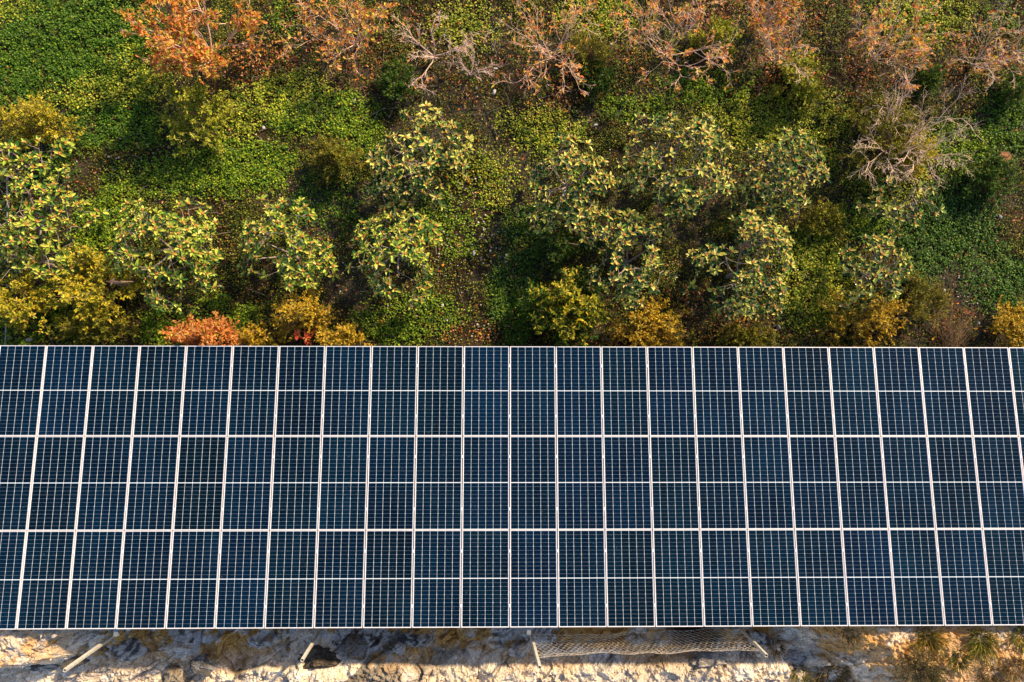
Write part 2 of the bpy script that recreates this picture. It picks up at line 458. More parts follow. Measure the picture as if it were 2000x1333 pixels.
for x in xs_post:
    ext = 3 * PH + .17 if (abs(x - xs_post[1]) < .1 or abs(x - xs_post[3]) < .1) else 3 * PH - .1
    g = Geo(); arr_box(g, x - .045, x + .045, .12, ext, -.20, -.10); rack_part('rafter', g)
    for v in (1.2, 3 * PH - 1.0):
        p = arr(x, v, -.2)
        g = Geo(); g.tube([p + np.array([0, 0, .02]), np.array([p[0], p[1], -1.4])], .055, 8); rack_part('post', g)
g = Geo()
for k in range(-10, 14):
    for r in range(3):
        for f in (.22, .78):
            arr_box(g, k * PW - .022, k * PW + .022, (r + f) * PH - .03, (r + f) * PH + .03, -.036, .004)
o = obj('clamps', g.mesh('clamps', M_FRAME), rack); o.location = -np.array(rack.location); o['kind'] = 'stuff'

# ------------------------------------------------------------------ low leaves, litter, pebbles of the grove floor
# (photo x, photo y, rx, ry, density, tone)   tones: d dark green, m mid, l lime, b bluish dark; dark and lime patches also carry shade and sun as colour
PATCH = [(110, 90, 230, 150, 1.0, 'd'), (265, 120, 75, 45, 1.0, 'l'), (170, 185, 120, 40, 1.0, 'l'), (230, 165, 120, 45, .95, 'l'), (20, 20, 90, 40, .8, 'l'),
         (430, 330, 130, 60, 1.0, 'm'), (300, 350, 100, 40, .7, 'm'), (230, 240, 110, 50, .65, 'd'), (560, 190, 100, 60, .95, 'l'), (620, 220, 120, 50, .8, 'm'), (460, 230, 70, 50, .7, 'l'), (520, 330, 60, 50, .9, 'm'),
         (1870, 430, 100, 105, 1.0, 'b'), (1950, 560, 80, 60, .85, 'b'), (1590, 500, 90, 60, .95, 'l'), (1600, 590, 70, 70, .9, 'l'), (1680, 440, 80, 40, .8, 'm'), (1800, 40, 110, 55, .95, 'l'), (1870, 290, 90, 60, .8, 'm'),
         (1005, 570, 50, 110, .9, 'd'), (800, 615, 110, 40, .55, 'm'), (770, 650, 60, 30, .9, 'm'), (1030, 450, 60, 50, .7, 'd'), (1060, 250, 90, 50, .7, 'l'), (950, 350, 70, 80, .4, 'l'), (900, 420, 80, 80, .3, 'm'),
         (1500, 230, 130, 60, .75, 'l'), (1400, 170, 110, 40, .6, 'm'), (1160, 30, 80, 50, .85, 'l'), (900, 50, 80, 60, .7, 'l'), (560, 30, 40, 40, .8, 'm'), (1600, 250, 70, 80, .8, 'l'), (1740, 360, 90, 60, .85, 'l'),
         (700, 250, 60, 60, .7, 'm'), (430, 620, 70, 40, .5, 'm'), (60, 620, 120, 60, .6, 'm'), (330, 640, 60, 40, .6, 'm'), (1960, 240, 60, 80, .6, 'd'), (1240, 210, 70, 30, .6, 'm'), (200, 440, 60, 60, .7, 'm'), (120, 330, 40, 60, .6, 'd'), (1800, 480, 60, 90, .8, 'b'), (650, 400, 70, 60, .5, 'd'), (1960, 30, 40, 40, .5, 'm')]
LITTER = [(560, 70, 70, 90, 1), (480, 120, 90, 50, .9), (700, 110, 110, 60, .9), (620, 170, 60, 30, .5), (830, 20, 80, 40, .9), (1000, 120, 110, 90, .8), (880, 160, 80, 50, .5), (1080, 180, 90, 60, .55), (1270, 130, 120, 60, .9), (1390, 20, 90, 50, 1), (1560, 70, 80, 90, 1), (1480, 150, 70, 50, .6), (1660, 165, 90, 60, 1), (1780, 120, 80, 60, .8), (1900, 120, 90, 80, .7), (1840, 200, 80, 30, .6), (1970, 20, 50, 40, .7),
          (950, 650, 80, 25, .8), (1400, 630, 80, 50, .8), (1330, 560, 40, 60, .4), (1870, 640, 70, 40, .8), (1090, 440, 40, 40, .5), (620, 470, 40, 50, .35), (1700, 600, 40, 40, .3), (1560, 650, 60, 25, .7), (120, 390, 50, 40, .3), (420, 470, 40, 40, .3), (1190, 660, 60, 20, .6)]
BARE = [(930, 480, 140, 210), (1180, 560, 60, 80), (700, 590, 90, 70), (1000, 200, 120, 60), (430, 480, 60, 90), (650, 500, 50, 110), (260, 320, 60, 40), (480, 390, 60, 30), (1880, 580, 70, 60), (1930, 380, 60, 70), (870, 630, 80, 50), (120, 370, 40, 60), (650, 610, 50, 60), (1350, 600, 40, 70), (940, 100, 70, 50)]
def ell_field(rows, x, y):
    """list of per-patch weights in world space (an ellipse on the ground for every patch)"""
    out = []
    for i, p in enumerate(rows):
        c = at(p[0], p[1], GZ); sx = p[2] * .0127; sy = p[3] * .0127
        out.append(np.exp(-(((x - c[0]) / sx) ** 2 + ((y - c[1]) / sy) ** 2) ** 1.6))
    return out
X0, X1, Y0, Y1 = -14.8, 16.4, -1.3, 10.6
TONES = {'d': [(2.5, (.045, .125, .005)), (2, (.085, .185, .007)), (1, (.20, .30, .012))], 'm': [(1.4, (.05, .13, .006)), (2, (.15, .26, .008)), (1.3, (.33, .40, .018))],  # leaf hue, plus some shade (d, b) and sunlight (l) put into the colour
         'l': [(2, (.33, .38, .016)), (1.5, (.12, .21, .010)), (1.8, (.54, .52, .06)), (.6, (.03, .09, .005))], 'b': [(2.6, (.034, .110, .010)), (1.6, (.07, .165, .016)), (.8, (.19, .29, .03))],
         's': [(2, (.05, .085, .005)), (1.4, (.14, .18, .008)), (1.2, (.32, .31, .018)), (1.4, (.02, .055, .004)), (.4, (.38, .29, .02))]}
def ground_cover(n=1200000):
    rng = np.random.default_rng(3)
    x = rng.uniform(X0, X1, n); y = rng.uniform(Y0, Y1, n)
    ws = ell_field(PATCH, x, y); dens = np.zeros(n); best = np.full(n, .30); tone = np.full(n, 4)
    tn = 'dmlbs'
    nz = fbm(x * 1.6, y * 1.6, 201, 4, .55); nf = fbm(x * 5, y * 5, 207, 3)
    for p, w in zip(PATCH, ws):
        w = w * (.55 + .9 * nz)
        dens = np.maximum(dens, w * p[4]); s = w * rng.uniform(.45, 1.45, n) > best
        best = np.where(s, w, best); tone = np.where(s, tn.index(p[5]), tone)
    base = .22 + .56 * ss(.40, .62, nz)
    lit = np.max(np.array([p[4] * w for p, w in zip(LITTER, ell_field(LITTER, x, y))]), axis=0)
    bare = np.max(np.array(ell_field(BARE, x, y)), axis=0); bare = bare * ss(.35, .6, nf)
    dens = np.maximum(dens * (1 - .55 * lit), base * (1 - .5 * lit)) * (1 - .66 * bare) * (.5 + 1.0 * ss(.30, .6, nf))
    keep = rng.random(n) < dens * .72
    x, y, tone, dens = x[keep], y[keep], tone[keep], dens[keep]; n = len(x)
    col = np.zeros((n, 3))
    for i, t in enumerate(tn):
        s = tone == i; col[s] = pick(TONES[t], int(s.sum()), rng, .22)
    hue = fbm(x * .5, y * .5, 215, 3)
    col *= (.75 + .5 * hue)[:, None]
    z = soil_h(x, y) + rng.uniform(.01, .035, n) + .11 * rng.random(n) ** 1.3 * np.clip(dens + .15, 0, 1)
    N = unit(np.stack([rng.normal(0, .55, n) + .22, rng.normal(0, .55, n) + .22, np.ones(n)], 1))
    an = rng.uniform(0, 2 * math.pi, n); D = np.stack([np.cos(an), np.sin(an), np.zeros(n)], 1)
    D = unit(D - N * (D * N).sum(1, keepdims=True))
    L = np.where(tone == 4, rng.uniform(.020, .046, n), rng.uniform(.032, .060, n)); W = L * rng.uniform(.75, 1.05, n)
    P = np.stack([x, y, z], 1) - D * (L * .5)[:, None]
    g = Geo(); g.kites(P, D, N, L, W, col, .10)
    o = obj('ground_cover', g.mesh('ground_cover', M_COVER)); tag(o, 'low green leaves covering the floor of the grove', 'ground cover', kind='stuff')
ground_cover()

def litter(n=260000):
    rng = np.random.default_rng(4)
    x = rng.uniform(X0, X1, n); y = rng.uniform(Y0, Y1, n)
    w = np.max(np.array([p[4] * w for p, w in zip(LITTER, ell_field(LITTER, x, y))]), axis=0)
    w = .85 * w * ss(.36, .60, fbm(x * 1.7, y * 1.7, 230, 4)) + .05
    k = rng.random(n) < w * .62; x, y = x[k], y[k]; n = len(x)
    col = pick([(3, (.26, .085, .030)), (2.2, (.44, .20, .11)), (1.4, (.085, .028, .010)), (1.2, (.52, .18, .025)), (.8, (.50, .32, .18)), (.5, (.55, .33, .04))], n, rng, .28)
    N = unit(np.stack([rng.normal(0, .45, n), rng.normal(0, .45, n), np.ones(n)], 1)); an = rng.uniform(0, 6.283, n)
    D = np.stack([np.cos(an), np.sin(an), 0 * an], 1); D = unit(D - N * (D * N).sum(1, keepdims=True))
    L = rng.uniform(.04, .09, n); W = L * rng.uniform(.42, .62, n)
    P = np.stack([x, y, soil_h(x, y) + rng.uniform(.012, .085, n)], 1)
    g = Geo(); g.ovals(P, D, N, L, W, col, .25, .12)
    o = obj('leaf_litter', g.mesh('leaf_litter', M_LITTER)); tag(o, 'fallen brown and orange leaves on the grove floor', 'leaf litter', kind='stuff')
litter()

def blob(g, c, r, rng, col, sub=1, flat=.65):
    """an uneven stone: displaced ring stack"""
    nr, ns = (4, 6) if sub == 1 else (9, 14)
    ph = np.linspace(0, math.pi, nr + 1); an = np.arange(ns) * 2 * math.pi / ns
    P, A = np.meshgrid(ph, an, indexing='ij')
    d = np.stack([np.sin(P) * np.cos(A), np.sin(P) * np.sin(A), np.cos(P)], -1)
    k = rng.normal(0, 1, (7, 3)); k = k / np.linalg.norm(k, axis=1)[:, None]
    cut = rng.uniform(.68, .95, 7)
    s = np.min(np.where((d @ k.T) > .05, cut[None, None] / np.maximum(d @ k.T, .05), 1.15), axis=-1)
    s = np.minimum(s, 1.1)
    r = np.asarray(r, float) * np.array([1, 1, flat]) if np.ndim(r) == 0 else np.asarray(r)
    a = rng.uniform(0, 6.28); R = np.array([[math.cos(a), -math.sin(a), 0], [math.sin(a), math.cos(a), 0], [0, 0, 1]])
    v = (d * s[..., None] * r) @ R.T + c
    i = np.arange(nr)[:, None] * ns; j = np.arange(ns)[None]; j2 = (j + 1) % ns
    q = np.stack([i + j, i + ns + j, i + ns + j2, i + j2], -1).reshape(-1, 4)
    g.add(v.reshape(-1, 3), q, col)

def pebbles():
    rng = np.random.default_rng(5); g = Geo()
    spots = [(930, 500, 110, 170, 170), (860, 430, 120, 120, 60), (1890, 560, 110, 60, 60), (260, 310, 110, 60, 45), (930, 640, 80, 30, 30), (620, 500, 90, 90, 30), (1000, 350, 900, 300, 190), (1900, 330, 90, 50, 30)]
    for px, py, sx, sy, n in spots:
        for _ in range(n):
            p = on_ground_fast(px + rng.normal(0, sx * .5), py + rng.normal(0, sy * .5))
            if p[1] < -1: continue
            b = rng.choice([.62, .5, .35, .22]); c = np.array([b, b * .93, b * .86])
            r = rng.uniform(.010, .024) * (1.5 if rng.random() < .08 else 1)
            blob(g, p + np.array([0, 0, r * .6 + .025]), r, rng, c)
    o = obj('pebbles', g.mesh('pebbles', M_STONE, True)); tag(o, 'scattered pale pebbles lying on the bare soil', 'pebbles', kind='stuff')
def on_ground_fast(px, py):
    p = at(px, py, GZ); return np.array([p[0], p[1], gh(p[0], p[1])])
pebbles()

def fallen_twigs():
    rng = np.random.default_rng(6); g = Geo()
    for _ in range(800):
        p = at(rng.uniform(0, 2000), rng.uniform(-10, 665), GZ)
        if rng.random() < .6: p = at(rng.uniform(480, 2000), rng.uniform(0, 260), GZ)
        a = rng.uniform(0, 6.28); L = rng.uniform(.12, .5); pts = []
        for t in np.linspace(0, 1, 4):
            x = p[0] + math.cos(a) * L * t + rng.normal(0, .01); y = p[1] + math.sin(a) * L * t + rng.normal(0, .01)
            pts.append((x, y, gh(x, y) + .05 + .02 * rng.random()))
        c = np.array(random.choice([(.34, .26, .21), (.22, .16, .12), (.42, .33, .28)]))
        g.tube(pts, [.006, .005, .004, .002], 3, c)
    o = obj('fallen_twigs', g.mesh('fallen_twigs', M_BARK)); tag(o, 'thin fallen twigs scattered over the grove floor', 'twigs', kind='stuff')
fallen_twigs()

def dry_blades(n=26000):
    rng = np.random.default_rng(8); x = rng.uniform(X0, X1, n); y = rng.uniform(Y0, Y1, n)
    k = rng.random(n) < ss(.42, .62, fbm(x * 1.2, y * 1.2, 260, 4)); x, y = x[k], y[k]; n = len(x)
    P = np.stack([x, y, soil_h(x, y)], 1); D = unit(np.stack([rng.normal(0, .6, n), rng.normal(0, .6, n), rng.uniform(.2, .9, n)], 1))
    N = unit(np.cross(D, rng.normal(0, 1, (n, 3)))); L = rng.uniform(.08, .22, n)
    g = Geo(); g.kites(P, D, N, L, .009, pick([(2, (.16, .14, .03)), (1, (.30, .24, .10)), (1.4, (.07, .10, .012)), (.6, (.42, .34, .18))], n, rng, .25), .15)
    o = obj('grass_blades', g.mesh('grass_blades', M_GRASS)); tag(o, 'thin green and straw coloured grass blades between the low leaves', 'grass', kind='stuff')
dry_blades()

# ------------------------------------------------------------------ branch building
def bezier(a, b, c, n=5):
    t = np.linspace(0, 1, n)[:, None]
    return (1 - t) ** 2 * a + 2 * t * (1 - t) * b + t * t * c

def branch(rng, p0, d, L, n=5, wob=.12, up=0.0):
    pts = [np.array(p0, float)]; d = np.array(d, float)
    for i in range(n - 1):
        d = d + rng.normal(0, wob, 3) + np.array([0, 0, up]); d /= np.linalg.norm(d)
        pts.append(pts[-1] + d * L / (n - 1))
    return np.array(pts)

def rot_off(rng, d, ang):
    """direction turned away from d by about ang radians"""
    r = rng.normal(0, 1, 3); r -= d * (r @ d); r /= np.linalg.norm(r) + 1e-9
    return d * math.cos(ang) + r * math.sin(ang)

# ------------------------------------------------------------------ broad leaved trees with leaf rosettes
def rosette_mesh(rng, pal):
    g = Geo(); n = int(rng.integers(8, 12))
    an = np.arange(n) * 2.399 + rng.normal(0, .25, n); u = (np.arange(n) + .5) / n
    el = np.radians(62 - 66 * u + rng.normal(0, 9, n))
    D = np.stack([np.cos(an) * np.cos(el), np.sin(an) * np.cos(el), np.sin(el)], 1)
    S = np.stack([-np.sin(an), np.cos(an), 0 * an], 1); N = unit(np.cross(S, D) * -1)
    N = np.where(N[:, 2:3] < 0, -N, N)
    N = unit(N + rng.normal(0, .22, (n, 3))); N = unit(N - D * (N * D).sum(1, keepdims=True))
    L = .080 + .070 * u ** .6 + rng.normal(0, .016, n)
    col = np.where((u < .45)[:, None], pick(pal[0], n, rng, .14), pick(pal[1], n, rng, .2))
    g.ovals(D * .012 + np.array([0, 0, .01]), D, N, L, L * rng.uniform(.36, .48, n), col, .20, .16)
    return g.mesh('leaf_rosette', M_LOQ)
def bud_mesh(rng):
    g = Geo()
    for i in range(5):
        a = i * 1.257 + rng.normal(0, .3); r = .019 if i else 0
        g_c = np.array([math.cos(a) * r, math.sin(a) * r, .03 + .012 * rng.random()])
        blob(g, g_c, .021, rng, np.array(random.choice([(.40, .16, .045), (.50, .23, .08), (.30, .11, .03)])), 1, 1.2)
    return g.mesh('bud', M_BUD, True)
_r = np.random.default_rng(21)
PAL_LEFT = ([(2, (.52, .52, .09)), (1, (.36, .42, .05)), (.6, (.64, .58, .18))], [(1.5, (.20, .27, .025)), (2.6, (.036, .095, .014)), (.7, (.44, .46, .07))])
PAL_RIGHT = ([(2, (.60, .57, .13)), (1, (.40, .43, .08)), (.5, (.72, .64, .24))], [(1.0, (.11, .19, .028)), (3.0, (.018, .066, .014)), (.8, (.50, .50, .10))])
ROS = {'left': [rosette_mesh(_r, PAL_LEFT) for _ in range(14)], 'right': [rosette_mesh(_r, PAL_RIGHT) for _ in range(14)]}
BUDS = [bud_mesh(_r) for _ in range(4)]
BARKC = np.array([.34, .27, .235])

def rosette_tree(label, px, py, rx, ry, kind, height, n_ros_, seed, holes=(), group='broad leaved trees with rosettes'):
    rng = np.random.default_rng(seed)
    ztop = GZ + height; n_ros = int(n_ros_ * 1.8); height *= .82; ztop = GZ + height
    c = at(px, py, ztop - .35); sc = (CAM_POS[2] - ztop + .3) / FPX
    RX, RY = rx * sc, ry * sc
    base = np.array([c[0] + rng.normal(0, .08), c[1] + rng.normal(0, .08), 0]); base[2] = gh(base[0], base[1]) - .05
    # rosette positions: a loose dome with an uneven outline, a lower inner layer and gaps
    ph = rng.uniform(0, 6.28, 5); pos = []
    tries = 0
    while len(pos) < n_ros and tries < 6000:
        tries += 1
        a = rng.uniform(0, 6.283); r = math.sqrt(rng.random()) * 1.2
        lim = 1 + .17 * math.sin(2 * a + ph[0]) + .15 * math.sin(3 * a + ph[1]) + .13 * math.sin(5 * a + ph[2]) + .07 * math.sin(9 * a + ph[3])
        if r > lim: continue
        q = np.array([math.cos(a) * r, math.sin(a) * r])
        cl = vnoise(np.array([q[0] * 3.0 + seed * 3.1]), np.array([q[1] * 3.0 - seed]), 300 + seed)[0]
        if cl < .46 and rng.random() < .9: continue
        if any((q[0] - hx) ** 2 + (q[1] - hy) ** 2 < hr * hr for hx, hy, hr in holes): continue
        low = rng.random() < .48
        z = height * ((.98 - .42 * r * r) if not low else (.70 - .30 * r * r)) + rng.normal(0, .10) + .25 * (cl - .5)
        p = np.array([c[0] + q[0] * RX, c[1] + q[1] * RY, gh(c[0], c[1]) + max(z, .35)])
        if any(np.linalg.norm((p - o)[:2]) < .11 and abs(p[2] - o[2]) < .2 for o in pos): continue
        pos.append(p)
    root = empty('broad_leaved_tree', base, label, 'tree', group)
    # skeleton
    fork = base + np.array([rng.normal(0, .05), rng.normal(0, .05), height * .30])
    g = Geo(); bc = BARKC * rng.uniform(.85, 1.1)
    g.tube([base, (base + fork) / 2 + rng.normal(0, .02, 3), fork], [.07, .055, .05], 7, bc)
    nl = 6; limbs = []
    pos_a = np.array(pos); az = np.arctan2(pos_a[:, 1] - fork[1], pos_a[:, 0] - fork[0])
    a0 = rng.uniform(0, 6.28)
    for i in range(nl):
        a = a0 + i * 6.283 / nl + rng.normal(0, .2)
        e = np.array([c[0] + math.cos(a) * RX * .50, c[1] + math.sin(a) * RY * .50, base[2] + height * rng.uniform(.66, .80)])
        pts = bezier(fork, fork * .45 + e * .55 + np.array([0, 0, -.10]) + rng.normal(0, .08, 3), e, 7) + rng.normal(0, .012, (7, 3))
        pts[0] = fork
        g.tube(pts, np.linspace(.027, .013, 7), 6, bc); limbs.append(pts)
    nodes = np.concatenate([l[3:] for l in limbs])
    nr = [.020] * len(nodes)
    order = np.argsort(np.hypot(pos_a[:, 0] - c[0], pos_a[:, 1] - c[1]))
    nodes = list(nodes)
    dirs = {}
    for i in order:
        p = pos_a[i]; N_ = np.array(nodes)
        d = np.linalg.norm((N_ - p) * np.array([1, 1, 1.2]), axis=1) + .25 * (N_[:, 2] > p[2] - .02)
        j = int(np.argmin(d)); s = N_[j]
        mid = (s + p) / 2 + np.array([0, 0, -.06]) + rng.normal(0, .05, 3)
        pts = bezier(s, mid, p, 5) + rng.normal(0, .006, (5, 3)); pts[0] = s; pts[-1] = p
        g.tube(pts, np.linspace(.009, .005, 5), 4, bc * rng.uniform(.9, 1.25))
        nodes.append(pts[2]); nodes.append(pts[3])
        dirs[i] = unit(p - pts[3])
    o = obj('trunk', g.mesh('trunk', M_BARK, True), root); o.location = -base
    for i, p in enumerate(pos):
        out = np.array([(p[0] - c[0]) / RX, (p[1] - c[1]) / RY, 0])
        ax = unit(dirs[i] * .35 + out * .45 + np.array([.12, .12, .85]) + rng.normal(0, .16, 3))
        r = obj('leaf_rosette', ROS[kind][int(rng.integers(14))], root)
        q = Vector(ax).to_track_quat('Z', 'Y')
        s = rng.uniform(.72, 1.28)
        r.matrix_local = Matrix.Translation(Vector(p - base)) @ q.to_matrix().to_4x4() @ Matrix.Rotation(rng.uniform(0, 6.28), 4, 'Z') @ Matrix.Scale(s, 4)
        if rng.random() < .8:
            obj('bud', BUDS[int(rng.integers(4))], r)
    return root

TREES = [
 ('yellow-green tree with broad leaves cut off by the left edge, upper part beside the pipe', 30, 410, 105, 110, 'left', 2.3, 74, ()),
 ('small lime-leaved tree at the left edge beneath the golden corner shrub', 30, 300, 90, 50, 'left', 2.0, 36, ()),
 ('leafy crown at the left edge just above the yellow shrubs', 30, 495, 95, 60, 'left', 2.1, 40, ()),
 ('wide tree with yellow-green rosettes between left-edge trees and the narrow tall-topped tree', 300, 480, 102, 112, 'left', 2.3, 92, ((.1, -.05, .22),)),
 ('narrow tree with pointed top and an open grey fork in the middle of its crown', 545, 478, 82, 100, 'left', 2.2, 66, ((0, -.05, .3),)),
 ('round tree with rosettes standing alone, right of the narrow pointed tree', 765, 496, 92, 92, 'left', 2.2, 78, ((.25, -.55, .25),)),
 ('tree with dark green left half and pale right half beneath the bare pink branches', 815, 298, 100, 108, 'right', 2.3, 84, ((-.35, .55, .25), (.05, .0, .2))),
 ('broad-leaved tree left of the largest pale crown, white forked twig in its middle', 1115, 350, 92, 92, 'right', 2.3, 78, ((.3, .1, .2),)),
 ('largest pale cream-green crown, with a peaked top and grey limbs in its open middle', 1335, 312, 105, 122, 'right', 2.6, 100, ((.0, .05, .24),)),
 ('dark green tree directly left of the bare grey tree', 1545, 335, 92, 92, 'right', 2.2, 72, ()),
 ('ring shaped crown above the yellow-tipped bush, open in the middle', 1240, 505, 82, 88, 'right', 2.1, 60, ((-.05, .1, .35),)),
 ('dense cream-green tree right of the ring shaped crown, dark on its left side', 1470, 518, 102, 108, 'right', 2.5, 98, ((-.5, -.2, .2),)),
 ('small half bare tree with few leaf tufts below the bare grey tree', 1775, 395, 68, 58, 'right', 1.9, 22, ((-.1, .05, .5),)),
 ('small round tree standing amid dense low leaves right of the dense cream-green tree', 1718, 525, 62, 72, 'right', 2.0, 44, ((-.1, .1, .2),)),
 ('dark low crown between the largest pale crown and the ring shaped crown', 1180, 450, 110, 48, 'right', 1.6, 40, ()),
]
for i, t in enumerate(TREES):
    rosette_tree(t[0], t[1], t[2], t[3], t[4], t[5], t[6], t[7], 400 + i, t[8])

# ------------------------------------------------------------------ shrubs with small leaves
OLIVE = [(2, (.21, .21, .012)), (1.2, (.10, .13, .009)), (1.2, (.42, .36, .025))]
YELLOW = [(2, (.58, .47, .022)), (1.3, (.34, .33, .018)), (.8, (.12, .16, .010)), (.8, (.68, .52, .07))]
GOLD = [(2, (.64, .41, .020)), (1.3, (.46, .32, .016)), (.8, (.17, .16, .010)), (.6, (.70, .50, .08))]
RED = [(2, (.66, .24, .06)), (1.3, (.70, .36, .13)), (1, (.52, .14, .03)), (.8, (.62, .40, .04))]
DARK = [(2, (.040, .105, .009)), (1.2, (.085, .17, .012)), (.8, (.18, .23, .018))]
LIME = [(2, (.34, .36, .022)), (1, (.16, .22, .014)), (1, (.54, .48, .06))]
FEATH = [(2, (.12, .14, .010)), (1.2, (.22, .20, .012)), (.8, (.36, .28, .02))]
def shrub(label, px, py, rx, ry, h, pal, n_sh, seed, leaf=.036, sprig=.22, twig=(.26, .17, .10), name='shrub', tipped=None, ctr=None, dens=1.0, wl=.42, group='small leaved shrubs'):
    rng = np.random.default_rng(seed)
    c = at(px, py, GZ + h * .65); sc = (CAM_POS[2] - GZ - h * .65) / FPX; RX, RY = rx * sc, ry * sc
    base = np.array([c[0], c[1], 0.0]); base[2] = gh(c[0], c[1]) - .03
    root = empty(name, base, label, 'shrub', group)
    gs = Geo(); ph = rng.uniform(0, 6.28, 4); LP = []; LD = []; LT = []
    for i in range(n_sh):
        a = rng.uniform(0, 6.283); r = math.sqrt(rng.random()) * (1 + .16 * math.sin(3 * a + ph[0]) + .12 * math.sin(5 * a + ph[1]) + .08 * math.sin(8 * a + ph[2]))
        cl = vnoise(np.array([math.cos(a) * r * 2.2 + seed]), np.array([math.sin(a) * r * 2.2]), seed)[0]
        e = np.array([c[0] + math.cos(a) * r * RX, c[1] + math.sin(a) * r * RY, base[2] + max(.15, h * (1 - .55 * r * r) * rng.uniform(.72, 1.08) * (.7 + .6 * cl))])
        s = base + np.array([math.cos(a) * RX * .15 * rng.random(), math.sin(a) * RY * .15 * rng.random(), .03])
        mid = s * .5 + e * .5 + np.array([0, 0, h * .12]) + rng.normal(0, .05, 3)
        pts = bezier(s, mid, e, 7); tc = np.array(twig) * rng.uniform(.7, 1.3)
        gs.tube(pts, np.linspace(.010, .003, 7), 3, tc)
        main = unit(e - mid)
        nsp = max(2, int(rng.integers(4, 9) * dens))
        for t in rng.uniform(.45, 1.0, nsp):
            k = t * 6; k0 = min(int(k), 5); p = pts[k0] + (pts[k0 + 1] - pts[k0]) * (k - k0)
            d = unit(main * .7 + np.array([0, 0, .55]) + rng.normal(0, .5, 3)); L = sprig * rng.uniform(.6, 1.25)
            q = branch(rng, p, d, L, 4, .10, .05)
            gs.tube(q, [.004, .003, .0025, .0015], 3, tc)
            m = int(rng.integers(8, 13)); tt = np.linspace(.15, 1.0, m) ** .7; kk = tt * 3; k0 = np.minimum(kk.astype(int), 2)
            P = q[k0] + (q[k0 + 1] - q[k0]) * (kk - k0)[:, None]
            LP.append(P); LD.append(unit(unit(q[-1] - q[0]) * .6 + rng.normal(0, .65, (m, 3)))); LT.append(tt * np.clip((p[2] - base[2]) / h, 0, 1))
    P = np.concatenate(LP); D = np.concatenate(LD); T = np.concatenate(LT); n = len(P)
    N = unit(rng.normal(0, .5, (n, 3)) + np.array([.45, .45, .9])); N = unit(N - D * (N * D).sum(1, keepdims=True))
    col = pick(pal, n, rng, .2)
    if tipped is not None:
        col2 = pick(tipped, n, rng, .15); m = (T > .46)[:, None]; col = np.where(m, col2, col)
    L = leaf * 1.65 * rng.uniform(.7, 1.35, n)
    g = Geo(); g.ovals(P, D, N, L, L * wl * rng.uniform(.8, 1.25, n), col, .2, .1)
    o = obj('stem', gs.mesh('stem', M_BARK), root); o.location = -base
    o = obj('foliage', g.mesh('foliage', M_SHRUB), root); o.location = -base
    return root
S = [
 ('golden shrub at the left edge above the lime-leaved tree', 55, 235, 68, 55, 1.6, YELLOW, 95, {}),
 ('olive shrub with bare twigs beneath the dense orange tree', 380, 225, 76, 68, 1.3, LIME, 60, dict(leaf=.045)),
 ('broad yellow-green shrub left of the wide rosette tree', 180, 555, 80, 85, 1.5, YELLOW, 110, dict(leaf=.045, sprig=.2)),
 ('yellow shrub in the lower left corner above the panels', 35, 590, 70, 55, 1.4, YELLOW, 70, dict(leaf=.045, sprig=.2)),
 ('dull olive shrub against the panels near the left corner', 180, 640, 90, 40, .8, OLIVE, 50, {}),
 ('golden shrub behind the panels, below the narrow pointed tree', 588, 615, 62, 46, 1.15, GOLD, 90, dict(leaf=.032)),
 ('salmon-red shrub pressed against the upper edge of the panels', 392, 658, 70, 36, 1.15, RED, 70, dict(leaf=.055, wl=.3)),
 ('small olive-gold shrub touching the salmon-red shrub', 500, 660, 42, 24, 1.0, GOLD, 34, {}),
 ('little golden shrub at the panel edge right of the golden shrub', 665, 660, 52, 24, 1.1, GOLD, 48, {}),
 ('golden-brown shrub at the panels right of the yellow-tipped bush', 1275, 640, 72, 58, 1.2, GOLD, 105, dict(leaf=.034)),
 ('wide golden shrub at the panels below the small round tree', 1690, 620, 95, 62, 1.2, GOLD, 110, dict(leaf=.034, dens=.9)),
 ('golden shrub in the lower right corner of the grove', 1985, 640, 62, 48, 1.1, GOLD, 62, {}),
 ('feathery dark olive shrub behind the twig pile', 1805, 590, 62, 54, 1.0, FEATH, 80, dict(leaf=.03, wl=.3)),
 ('olive-yellow shrub growing up through the bare grey tree', 1735, 275, 92, 92, 1.15, OLIVE, 120, dict(leaf=.034)),
 ('yellow shrub patch right beneath the bare grey branches', 1788, 292, 50, 44, 1.45, YELLOW, 60, dict(leaf=.034)),
 ('dark olive shrub left of the tree with dark left half', 655, 310, 55, 48, .9, FEATH, 75, dict(leaf=.035)),
 ('light yellow-green bush between two orange trees at the top', 1405, 72, 42, 34, .9, LIME, 42, dict(leaf=.045)),
 ('yellow-green bush right of the bare twiggy tree at the top', 1565, 148, 52, 58, .9, LIME, 62, dict(leaf=.045)),
 ('dark green fluffy bush at the top right among leaf litter', 1815, 150, 32, 34, .7, DARK, 42, {}),
 ('dark green bush below the left bare pink branches', 775, 155, 42, 45, .7, DARK, 55, {}),
 ('feathery olive bush between two orange trees at the top', 1150, 100, 45, 42, .8, OLIVE, 60, dict(leaf=.03, wl=.3)),
 ('dull green shrub at the right edge above the dark leaf carpet', 1945, 345, 52, 48, .8, DARK, 65, {}),
 ('low green bush at the right edge near the top', 1985, 175, 32, 32, .6, DARK, 34, {}),
 ('dark bush left of the ring shaped crown', 1085, 480, 45, 45, .8, DARK, 50, {}),
 ('olive bush tucked beneath the middle orange tree at the top', 1170, 150, 40, 34, .6, DARK, 40, {}),
 ('low olive bush in the gap right of the dense cream-green tree', 1610, 430, 50, 40, .6, OLIVE, 45, {}),
 ('small olive bush beneath the round tree at the panel edge', 1455, 655, 60, 22, .6, FEATH, 40, {}),
 ('yellowish bush right of the wide orange tree at the top right', 1730, 215, 55, 34, .7, OLIVE, 50, {}),
]
